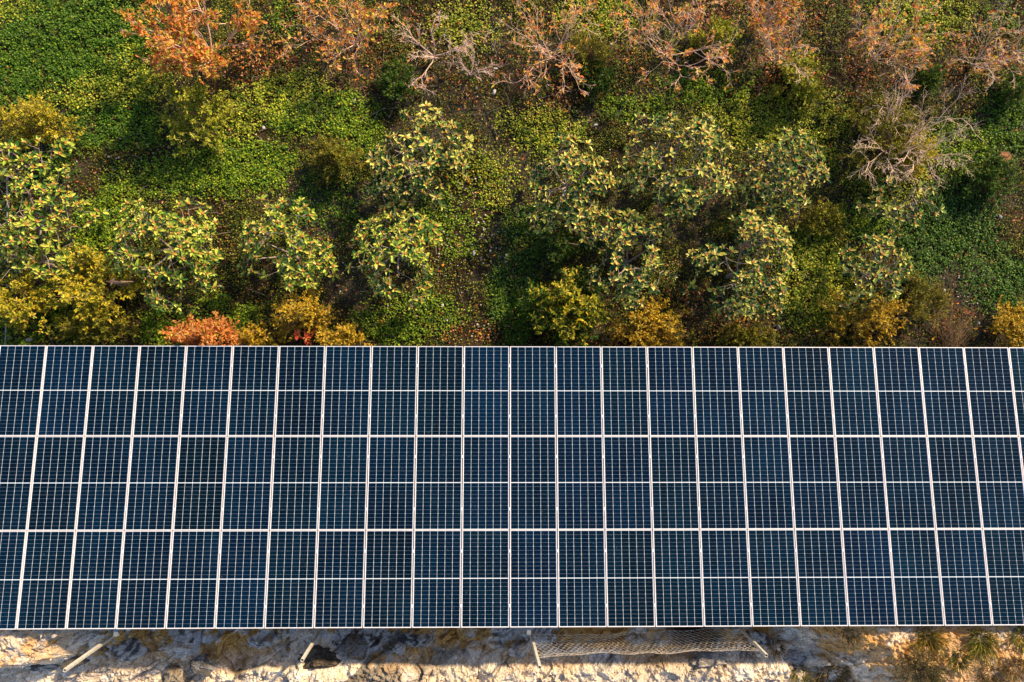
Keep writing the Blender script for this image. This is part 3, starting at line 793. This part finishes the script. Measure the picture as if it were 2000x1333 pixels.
for i, s in enumerate(S):
    shrub(s[0], s[1], s[2], s[3], s[4], s[5], s[6], s[7], 700 + i, **s[8])
shrub('dark green bush with bright yellow tips right above the panels', 1110, 600, 92, 88, 1.7, DARK, 130, 760, leaf=.06, sprig=.17, tipped=YELLOW, wl=.34)
shrub('tiny plant with red leaves at the panel edge below the golden shrub', 585, 657, 7, 6, 1.25, [(1, (.60, .09, .04)), (.5, (.6, .2, .1))], 3, 761, leaf=.07, wl=.4, dens=.5)

# ------------------------------------------------------------------ orange and bare trees
ORANGE = [(2, (.70, .26, .05)), (1.6, (.72, .38, .09)), (.9, (.50, .13, .03)), (1.3, (.64, .46, .05)), (.9, (.30, .30, .03)), (.6, (.30, .12, .04))]
def twig_tree(label, px, py, R_px, h, n_limb, seed, leaves=0.0, bare=(.66, .44, .33), lean=(0, 0), name='autumn_tree', depth=4, spread=1.0, pal=ORANGE, limb_r=.018, cat='tree', group='orange and bare trees', leaf=.095, rmin=.0034):
    rng = np.random.default_rng(seed)
    b0 = on_ground(px, py); base = np.array([b0[0], b0[1], b0[2] - .04])
    R = R_px * (CAM_POS[2] - GZ - h * .6) / FPX
    root = empty(name, base, label, cat, group)
    g = Geo(); LP = []; LD = []
    fork = base + np.array([rng.normal(0, .03), rng.normal(0, .03), h * .16])
    bc = np.array(bare)
    g.tube([base, (base + fork) / 2, fork], [limb_r * 1.9, limb_r * 1.6, limb_r * 1.4], 6, bc * .8)
    a0 = rng.uniform(0, 6.28)
    LEN = math.hypot(R, h * .8)
    def rec(p, d, L, r, lv):
        n = 6 if lv == 0 else (5 if lv == 1 else 4)
        pts = branch(rng, p, d, L, n, .16 if lv else .12, .05 if lv < 2 else .03)
        g.tube(pts, np.linspace(r, r * .5, n), 5 if lv == 0 else (4 if lv == 1 else 3), bc * (1 + .12 * lv) * rng.uniform(.8, 1.2))
        if lv >= depth - 2 and leaves > 0:
            m = rng.poisson(leaves * (2.4 if lv == depth - 1 else 1.8))
            if m:
                k = rng.uniform(.3, 1, m) * (n - 1); k0 = np.minimum(k.astype(int), n - 2)
                LP.append(pts[k0] + (pts[k0 + 1] - pts[k0]) * (k - k0)[:, None]); LD.append(unit(unit(pts[-1] - pts[0]) * .5 + rng.normal(0, .7, (m, 3))))
        if lv == depth - 1: return
        nc = int(rng.integers(3, 6)) if lv == 0 else int(rng.integers(2, 5))
        for i in range(nc):
            t = .35 + .65 * (i + rng.random()) / nc; k = t * (n - 1); k0 = min(int(k), n - 2)
            q = pts[k0] + (pts[k0 + 1] - pts[k0]) * (k - k0)
            dd = rot_off(rng, unit(pts[k0 + 1] - pts[k0]), rng.uniform(.35, .85))
            rec(q, dd, L * rng.uniform(.42, .68), max(r * .56, rmin), lv + 1)
    for i in range(n_limb):
        a = a0 + 6.283 * i / n_limb + rng.normal(0, .25); el = rng.uniform(.45, 1.05)
        d = unit(np.array([math.cos(a) * spread + lean[0], math.sin(a) * spread + lean[1], math.tan(el)]))
        rec(fork, d, LEN * rng.uniform(.55, .72), limb_r * rng.uniform(.75, 1.05), 0)
    o = obj('branches', g.mesh('branches', M_BARK), root); o.location = -base
    if LP:
        P = np.concatenate(LP); D = np.concatenate(LD); n = len(P)
        N = unit(rng.normal(0, .55, (n, 3)) + np.array([.25, .25, .9])); N = unit(N - D * (N * D).sum(1, keepdims=True))
        L = leaf * rng.uniform(.7, 1.3, n); g2 = Geo(); g2.ovals(P, D, N, L, L * rng.uniform(.42, .6, n), pick(pal, n, rng, .2), .2, .14)
        o = obj('foliage', g2.mesh('foliage', M_AUT), root); o.location = -base
    return root
twig_tree('dense bright orange tree beside the dark green corner', 425, 115, 96, 1.9, 9, 801, 1.5, depth=5, limb_r=.026, lean=(-.15, .1))
twig_tree('orange tree with bare pale branches, second from the left along the top', 700, 92, 74, 1.8, 7, 802, .45, depth=5, lean=(-.3, .2))
twig_tree('leafless pink-grey tree right of the second orange tree', 850, 118, 70, 1.4, 5, 803, .03, depth=5, lean=(-.45, -.2), limb_r=.026, bare=(.58, .42, .35))
twig_tree('small bundle of bare pink twigs right of the leafless pink tree', 918, 150, 40, 1.0, 4, 804, 0, lean=(.2, .4), depth=5, limb_r=.014, bare=(.56, .40, .35))
twig_tree('sparse orange tree at the top with long crooked bare limbs', 1078, 120, 72, 1.8, 7, 805, .20, depth=5, lean=(0, .1))
twig_tree('thin orange tree at the top centre right, limbs curling down', 1292, 118, 78, 1.9, 7, 806, .28, depth=5, lean=(0, .15))
twig_tree('bare twiggy tree left of the yellow-green bush at the top', 1500, 122, 60, 1.5, 6, 807, .12, depth=5, bare=(.56, .41, .31))
twig_tree('small orange tree cut off by the top edge', 1488, 40, 42, 1.4, 6, 808, .9)
twig_tree('wide orange tree at the top right with grey limbs', 1692, 128, 80, 1.9, 7, 809, .30, depth=5, bare=(.56, .41, .31), lean=(.1, .2))
twig_tree('tangle of thin grey twigs at the top right corner', 1895, 130, 72, 1.4, 7, 810, .12, depth=5, bare=(.56, .41, .31), limb_r=.018)
twig_tree('large bare grey tree with fans of fine twigs', 1718, 305, 104, 1.9, 9, 811, .0, bare=(.60, .43, .33), lean=(.05, .1), name='bare_tree', depth=5, limb_r=.021, rmin=.0024)

# ------------------------------------------------------------------ small things on the grove floor
def brush_pile(px, py):
    rng = np.random.default_rng(31); b = on_ground(px, py); g = Geo()
    for _ in range(110):
        a = rng.normal(1.5, .55); p = b + np.array([rng.normal(0, .18), rng.uniform(-.45, .1), rng.uniform(.02, .5)])
        q = branch(rng, p, [math.cos(a), math.sin(a), rng.normal(.1, .2)], rng.uniform(.4, .9), 5, .16)
        g.tube(q, np.linspace(.008, .003, 5), 3, np.array([.30, .20, .12]) * rng.uniform(.6, 1.4))
    o = obj('brush_pile', g.mesh('brush_pile', M_BARK)); tag(o, 'pile of dry brown twigs at the upper edge of the panels', 'brush pile')
brush_pile(1845, 655)
def stump(px, py):
    b = on_ground(px, py); r = .17; root = empty('tree_stump', b, 'round brown stump of a felled tree near the right edge', 'stump')
    g = Geo(); rng = np.random.default_rng(32); n = 18; an = np.arange(n) * 6.283 / n; rr = r * (1 + .07 * np.sin(3 * an) + rng.normal(0, .03, n))
    ring = lambda k, z: np.stack([np.cos(an) * rr * k, np.sin(an) * rr * k, np.full(n, z)], 1)
    v = np.concatenate([ring(1.25, -.1), ring(1.02, .1), ring(1.0, .24)]); j = np.arange(n); j2 = (j + 1) % n
    g.add(v, np.concatenate([np.stack([j + k, j2 + k, j2 + k + n, j + k + n], 1) for k in (0, n)]), (.09, .06, .04)); obj('bark', g.mesh('bark', M_BARK), root)
    g = Geo(); v = np.concatenate([ring(1.0, .24), ring(.6, .235), ring(.25, .245), np.array([[0, 0, .24]])])
    q = np.concatenate([np.stack([j + k, j2 + k, j2 + k + n, j + k + n], 1) for k in (0, n)] + [np.stack([j + 2 * n, j2 + 2 * n, np.full(n, 3 * n), np.full(n, 3 * n)], 1)])
    c = np.concatenate([np.tile((.22, .09, .04), (n, 1)), np.tile((.30, .13, .06), (n, 1)), np.tile((.16, .065, .03), (n, 1)), [(.12, .05, .03)]])
    g.add(v, q, c); obj('cut_face', g.mesh('cut_face', M_WOOD), root)
stump(1950, 314)
def pipe():
    g = Geo(); pts = []
    for py in np.linspace(268, 690, 14):
        p = on_ground(21 - 6 * (py - 268) / 420 + 1.0 * math.sin(py * .05), py); pts.append(p + np.array([0, 0, .07 + .03 * math.sin(py * .02)]))
    g.tube(pts, .022, 7, (.40, .37, .34)); o = obj('grey_pipe', g.mesh('grey_pipe', M_WOOD, True)); tag(o, 'grey pipe lying on the ground along the left edge under the trees', 'pipe')
pipe()
def broken_branch(px, py):
    rng = np.random.default_rng(33); b = on_ground(px, py) + np.array([0, 0, 1.0]); g = Geo()
    base = on_ground(px + 8, py + 4)
    g.tube([base, (base + b) / 2 + np.array([.03, 0, 0]), b], [.05, .045, .04], 6, (.30, .18, .11))
    for a, L in ((2.9, .12), (1.2, .12), (4.2, .10), (-.2, .5)):
        g.tube(branch(rng, b, [math.cos(a), math.sin(a), .1], L, 4, .1), [.034, .03, .022, .012], 5, (.48, .28, .17))
    o = obj('broken_branch', g.mesh('broken_branch', M_BARK)); tag(o, 'broken tan branch stub between the yellow-green shrub and the wide rosette tree', 'branch')
broken_branch(262, 562)
STONES = [(162, 33, .06, .5, 'pale stone in the dark green carpet near the top left'), (242, 63, .10, .28, 'grey stone in the dark green carpet by the orange tree'), (250, 121, .11, .24, 'slate grey stone in the bright lime patch left of the orange tree'), (168, 113, .06, .16, 'small bluish stone in the dark green carpet'), (357, 135, .08, .32, 'grey stone just below the dense orange tree'),
          (342, 97, .07, .4, 'light stone under the left twigs of the dense orange tree'), (693, 199, .07, .45, 'pale stone in the green patch below the leaf litter'), (965, 183, .10, .68, 'white scrap, shaped as a stone, lying in grass above the bare soil'), (931, 174, .06, .5, 'pale stone below the small bundle of twigs'), (968, 136, .07, .6, 'cream stone right of the small bundle of twigs'), (516, 251, .07, .62, 'white stone right of the olive shrub with bare twigs'),  # the white scrap is modelled as a stone
          (432, 560, .07, .6, 'white pebble right of the wide rosette tree'), (926, 495, .08, .62, 'largest white stone on the bare soil in the centre'), (864, 596, .08, .65, 'white stone on dark soil below the round tree'), (806, 589, .06, .6, 'white stone just under the round tree'), (799, 430, .07, .45, 'pinkish stone above the round tree'), (1163, 246, .07, .6, 'white stone above the tree with the white twig'), (1950, 425, .10, .25, 'grey stone in the weeds at the right edge'),
          (23, 660, .10, .5, 'pale stone in the left corner at the panel edge'), (60, 664, .09, .5, 'flat pale stone at the panel edge near the left corner'), (1519, 640, .10, .3, 'grey-brown stone at the panel edge below the dense cream-green tree'), (1908, 632, .07, .5, 'pale stone right of the twig pile')]
for i, (px, py, r, b, lab) in enumerate(STONES):
    rng = np.random.default_rng(900 + i); p = on_ground(px, py); g = Geo()
    r *= .72; b *= .8; blob(g, np.array([0, 0, r * .25 + .035]), np.array([r * rng.uniform(.9, 1.3), r * rng.uniform(.6, .85), r * .6]), rng, np.array([b, b * .96, b * .93]), 2, .7)
    o = obj('stone', g.mesh('stone', M_STONE), None, p); tag(o, lab, 'stone', 'stones lying in the grove')

# ------------------------------------------------------------------ fence posts and net on the rocks
def d_of(px, py, y):
    """world point on the pixel's ray where it meets the vertical plane at y"""
    d = RWC @ np.array([(px - 1000) / FPX, -(py - 666.5) / FPX, -1.0]); t = (y - CAM_POS[1]) / d[1]; return CAM_POS + d * t
YF = -6.66
POSTS = [((236, 1232), (126, 1310), 'pale square fence post leaning out over the dark rocks, farthest left'), ((626, 1232), (590, 1290), 'pale square fence post above the dark brown boulders'),
         ((1037, 1240), (1054, 1304), 'fence post at the left end of the wire net'), ((1447, 1229), (1497, 1281), 'fence post at the right end of the wire net')]
tops = []
for (b, t, lab) in POSTS:
    B = d_of(b[0], b[1], YF); T = d_of(t[0], t[1], YF); ax = unit(T - B)
    F = B - ax * max(.2, (B[2] + .5) / max(ax[2], .2))
    root = empty('fence_post', F, lab, 'fence post', 'fence posts on the rocks'); tops.append((B, T))
    g = Geo(); s = .031; x = unit(np.cross(ax, np.array([.25, 1.0, 0]))); y = np.cross(ax, x); th = .006
    def ringp(p, k): return [p + x * k * a + y * k * b_ for a, b_ in ((-1, -1), (1, -1), (1, 1), (-1, 1))]
    v = np.array(ringp(F, s) + ringp(T, s) + ringp(T, s - th) + ringp(T - ax * .25, s - th)) - F
    q = [(i + 4 * k, (i + 1) % 4 + 4 * k, (i + 1) % 4 + 4 * k + 4, i + 4 * k + 4) for k in range(3) for i in range(4)]
    g.add(v, q); obj('tube', g.mesh('tube', M_POST), root)
    g = Geo(); g.add(np.array(ringp(T - ax * .03, s - th - .001)) - F, [(0, 1, 2, 3)]); obj('shade_plate', g.mesh('shade_plate', M_HOLE), root)  # dark plate stands in for the shade inside the hollow tube

def net():
    rng = np.random.default_rng(41); g = Geo()
    (B3, T3), (B4, T4) = tops[2], tops[3]
    def at_post(B, T, h): return B + (T - B) * h
    def S(u, v):
        """net surface: u along the fence, v from the lower to the upper edge"""
        u = np.asarray(u, float); v = np.asarray(v, float)
        lo = .02 + 0 * u; 
        a = B3[None] + (T3 - B3)[None] * (.0 + .72 * v)[:, None]; b = B4[None] + (T4 - B4)[None] * (-.12 + .95 * v)[:, None]
        p = a * (1 - u)[:, None] + b * u[:, None]
        sag = np.sin(math.pi * u)
        p[:, 2] += -.10 * sag * v + .03 * np.sin(u * 13) * (1 - v) * sag
        p[:, 1] += -.03 * np.sin(u * 9 + v * 3) * sag - .20 * sag * (1 - v) * np.sin(u * math.pi) * .4 + .02 * np.sin(u * 31 + v * 5) * sag
        p[:, 0] += .05 * np.sin(v * 7 + u * 17) * sag
        return p
    Lx = np.linalg.norm(T4 - T3); H = 1.15; cell = .125
    nd = int(Lx / cell)
    for fam, rad in ((1, .0050), (-1, .0015)):
        for i in range(-14, nd + 15):
            t = np.linspace(0, 1, 26); k = .66 * H / Lx
            u = i * cell / Lx + fam * (t - .5) * k + .010 * np.sin(t * 13 * math.pi) * .35
            m = (u > 0) & (u < 1)
            if m.sum() < 3: continue
            idx = np.where(m)[0]
            g.tube(S(u[idx], t[idx]), rad, 3)
    u = np.linspace(0, 1, 90)
    for v in (0.0, 1.0): g.tube(S(u, np.full(90, v)), .0032, 3)
    for k in range(2):       # frayed, bunched selvedge along the upper edge
        g.tube(S(u, np.full(90, .97 - .05 * k)) + rng.normal(0, .012, (90, 3)), .003, 3)
    o = obj('wire_net', g.mesh('wire_net', M_NET)); tag(o, 'sagging pale wire net stretched between the two right fence posts', 'net')
net()

# ------------------------------------------------------------------ boulders and tufts on the slope
def boulder(label, px, py, rx, ry, h, col, seed, col2=None):
    rng = np.random.default_rng(seed); p = on_rock(px, py); sc = (CAM_POS[2] - p[2]) / FPX
    nr, ns = 26, 44
    ph = np.linspace(0, math.pi, nr + 1); an = np.arange(ns) * 2 * math.pi / ns; P, A = np.meshgrid(ph, an, indexing='ij')
    d = np.stack([np.sin(P) * np.cos(A), np.sin(P) * np.sin(A), np.cos(P)], -1)
    k = unit(rng.normal(0, 1, (17, 3))); cut = rng.uniform(.50, .95, 17)
    dt = d @ k.T; s = np.min(np.where(dt > .05, cut / np.maximum(dt, .05), 1.2), axis=-1); s = np.minimum(s, 1.12)
    n = fbm(d[..., 0].ravel() * 4 + d[..., 2].ravel() * 3 + seed, d[..., 1].ravel() * 4 - d[..., 2].ravel() * 2, seed, 5, .6).reshape(s.shape)
    s = s * (.70 + .62 * n)
    v = d * s[..., None] * np.array([rx * sc, ry * sc, h])
    c0 = np.array(col); c1 = np.array(col2 if col2 is not None else c0 * .45)
    m = ss(.44, .58, fbm(v[..., 0].ravel() * 7 + seed, v[..., 1].ravel() * 12 + v[..., 2].ravel() * 7, seed + 9, 5, .6))[:, None]
    C = c0 * (1 - m) + c1 * m
    i = np.arange(nr)[:, None] * ns; j = np.arange(ns)[None]; j2 = (j + 1) % ns
    g = Geo(); g.add(v.reshape(-1, 3), np.stack([i + j, i + ns + j, i + ns + j2, i + j2], -1).reshape(-1, 4), C)
    o = obj('boulder', g.mesh('boulder', M_ROCK, False), None, p + np.array([0, 0, h * .1])); tag(o, label, 'boulder', 'boulders on the rocky slope'); o.rotation_euler = (0, 0, 0)
GREY = (.50, .48, .46); BLK = (.10, .09, .08); PALE = (.68, .57, .46); BRN = (.13, .10, .07)
for i, b in enumerate([
    ('grey boulder right of the farthest left fence post', 262, 1263, 34, 20, .32, GREY, (.10, .10, .11)), ('pale flat boulder right of the grey boulder', 345, 1264, 36, 13, .2, PALE, (.4, .33, .28)),
    ('streaked black boulder in the left half of the rocks', 395, 1296, 32, 20, .30, BLK, (.20, .20, .21)), ('dark brown boulder beneath the second fence post', 628, 1284, 42, 22, .36, BRN, (.05, .04, .03)),
    ('pointed dark boulder right of the second fence post', 700, 1262, 26, 22, .45, BRN, (.2, .19, .18)), ('small grey-blue boulder where the pale ledge begins', 783, 1262, 16, 13, .25, GREY, (.1, .1, .11)),
    ('grey lichened boulder touching the panels in the centre', 815, 1248, 32, 14, .25, GREY, (.07, .07, .075)), ('pale boulder left of the first net post', 1012, 1270, 22, 16, .28, PALE, (.3, .28, .27)),
    ('pale grey boulder below the dark hollow behind the net', 1385, 1289, 46, 18, .26, (.42, .37, .33), (.16, .16, .17)), ('grey boulder right of the second net post', 1480, 1244, 28, 16, .30, GREY, (.10, .10, .11)),
    ('pale cracked boulder at the bottom left', 182, 1322, 32, 16, .26, PALE, (.45, .36, .3)), ('grey ridge boulder left of the farthest left post tip', 75, 1298, 42, 15, .26, GREY, (.08, .08, .08)),
    ('blue-grey boulder at the middle right of the slope', 1545, 1282, 40, 20, .24, (.34, .33, .33), (.11, .11, .12)), ('dark wedge boulder below the farthest left fence post', 150, 1290, 26, 16, .3, (.10, .10, .105), BLK)]):
    boulder(b[0], b[1], b[2], b[3], b[4], b[5], b[6], 950 + i, b[7])

def rubble(n=2600):
    rng = np.random.default_rng(61); g = Geo()
    x = rng.uniform(-12.5, 13.5, n); y = -6.3 - 2.6 * rng.random(n); z = rock_h(x, y); c = rock_c(x, y, z)
    r = .014 + .05 * rng.random(n) ** 3; k = rng.uniform(.75, 1.25, n); f = rng.uniform(size=(n, 3))
    for i in range(n):
        blob(g, np.array([x[i], y[i], z[i] + r[i] * .15]), r[i] * np.array([.9 + .6 * f[i, 0], .6 + .4 * f[i, 1], .5 + .3 * f[i, 2]]), rng, np.clip(c[i] * k[i], .02, .8))
    o = obj('rubble', g.mesh('rubble', M_STONE)); tag(o, 'small broken stones strewn over the rocky slope', 'rubble', kind='stuff')
rubble()

def tuft(label, px, py, R_px, h, pal, n, seed, name='grass_tuft', lean=(-.1, -.3)):
    rng = np.random.default_rng(seed); p = on_rock(px, py); R = R_px * (CAM_POS[2] - p[2]) / FPX; g = Geo()
    cols = pick(pal, n, rng, .25)
    for i in range(n):
        a = rng.uniform(0, 6.28); r = math.sqrt(rng.random()) * R; b = np.array([math.cos(a) * r * .55, math.sin(a) * r * .55, 0]); b[2] = rh(p[0] + b[0], p[1] + b[1]) - p[2] - .02
        d = unit(np.array([math.cos(a) * .6 + lean[0] + rng.normal(0, .35), math.sin(a) * .6 + lean[1] + rng.normal(0, .35), 1.0])); L = h * rng.uniform(.5, 1.2)
        s = unit(np.cross(d, rng.normal(0, 1, 3))) * .007
        m = b + d * L * .55; e = b + d * L + np.array([d[0], d[1], 0]) * L * .45 - np.array([0, 0, .12 * L])
        g.add([b - s, b + s, m + s * .8, m - s * .8, e, e], [(0, 1, 2, 3), (3, 2, 4, 4)], cols[i])
    o = obj(name, g.mesh(name, M_GRASS), None, p); tag(o, label, 'grass', 'grass tufts on the slope')
DRY = [(2, (.22, .14, .05)), (1, (.36, .24, .09)), (1, (.09, .07, .02))]; GRN = [(1.5, (.12, .14, .015)), (1.4, (.28, .21, .04)), (1, (.06, .08, .012))]
for i, t in enumerate([('dry olive grass on the slope at the bottom edge, largest tuft', 1625, 1318, 55, .42, DRY, 420), ('small green tuft at the bottom edge left of the dry grass', 1562, 1316, 22, .25, GRN, 150), ('yellowish tuft under the panel edge on the sunny slope', 1812, 1246, 32, .42, [(2, (.24, .17, .03)), (1, (.12, .11, .02))], 260),
    ('bright green tuft on the sunny slope near the right edge', 1918, 1252, 36, .40, GRN, 330), ('green tuft cut off by the right edge', 1990, 1238, 30, .35, GRN, 200), ('dry tuft in the lower right corner', 1985, 1305, 36, .35, DRY, 220), ('brown tuft among the grey rocks right of the net', 1512, 1258, 20, .25, DRY, 150), ('dry tuft at the panel edge above the pale slope', 1660, 1240, 22, .25, DRY, 130), ('low green tuft right of the dark bush on the slope', 1870, 1285, 32, .25, GRN, 200), ('sparse tuft below the green tuft near the right edge', 1935, 1318, 40, .28, DRY, 200)]):
    tuft(t[0], t[1], t[2], t[3], t[4], t[5], t[6], 980 + i)
def slope_bush(label, px, py, R_px, h, seed, pal, n_sh):
    p = on_rock(px, py); global GZ
    rng = np.random.default_rng(seed); R = R_px * (CAM_POS[2] - p[2]) / FPX
    root = empty('slope_bush', p, label, 'bush'); gs = Geo(); LP = []; LD = []
    for i in range(n_sh):
        a = rng.uniform(0, 6.28); r = math.sqrt(rng.random()) * R; e = np.array([math.cos(a) * r, math.sin(a) * r * .6, h * (1 - .5 * (r / R) ** 2) * rng.uniform(.5, 1.1)])
        pts = bezier(np.zeros(3), e * .5 + np.array([0, 0, .1]), e, 6); gs.tube(pts, np.linspace(.01, .003, 6), 3, (.2, .15, .1))
        for _ in range(6):
            q = branch(rng, pts[int(rng.integers(3, 6))], unit(e + rng.normal(0, .3, 3)), .2, 4, .15); gs.tube(q, [.004, .003, .002, .001], 3, (.26, .19, .12))
            m = 8; LP.append(q[rng.integers(0, 4, m)] + rng.normal(0, .01, (m, 3))); LD.append(unit(rng.normal(0, 1, (m, 3)) + np.array([0, 0, .4])))
    P = np.concatenate(LP); D = np.concatenate(LD); n = len(P); N = unit(rng.normal(0, .6, (n, 3)) + np.array([0, 0, .8])); N = unit(N - D * (N * D).sum(1, keepdims=True))
    g = Geo(); L = rng.uniform(.025, .05, n); g.ovals(P, D, N, L, L * .4, pick(pal, n, rng, .2)); obj('stem', gs.mesh('stem', M_BARK), root); obj('foliage', g.mesh('foliage', M_SHRUB), root)
slope_bush('dark scrubby bush on the slope below the right panels', 1785, 1300, 55, .45, 990, [(2, (.09, .075, .016)), (1, (.17, .12, .025)), (.6, (.05, .055, .012))], 70)
slope_bush('small yellow-green bush below the dark scrubby bush', 1812, 1318, 14, .35, 991, [(2, (.26, .20, .02)), (1, (.12, .11, .015))], 14)
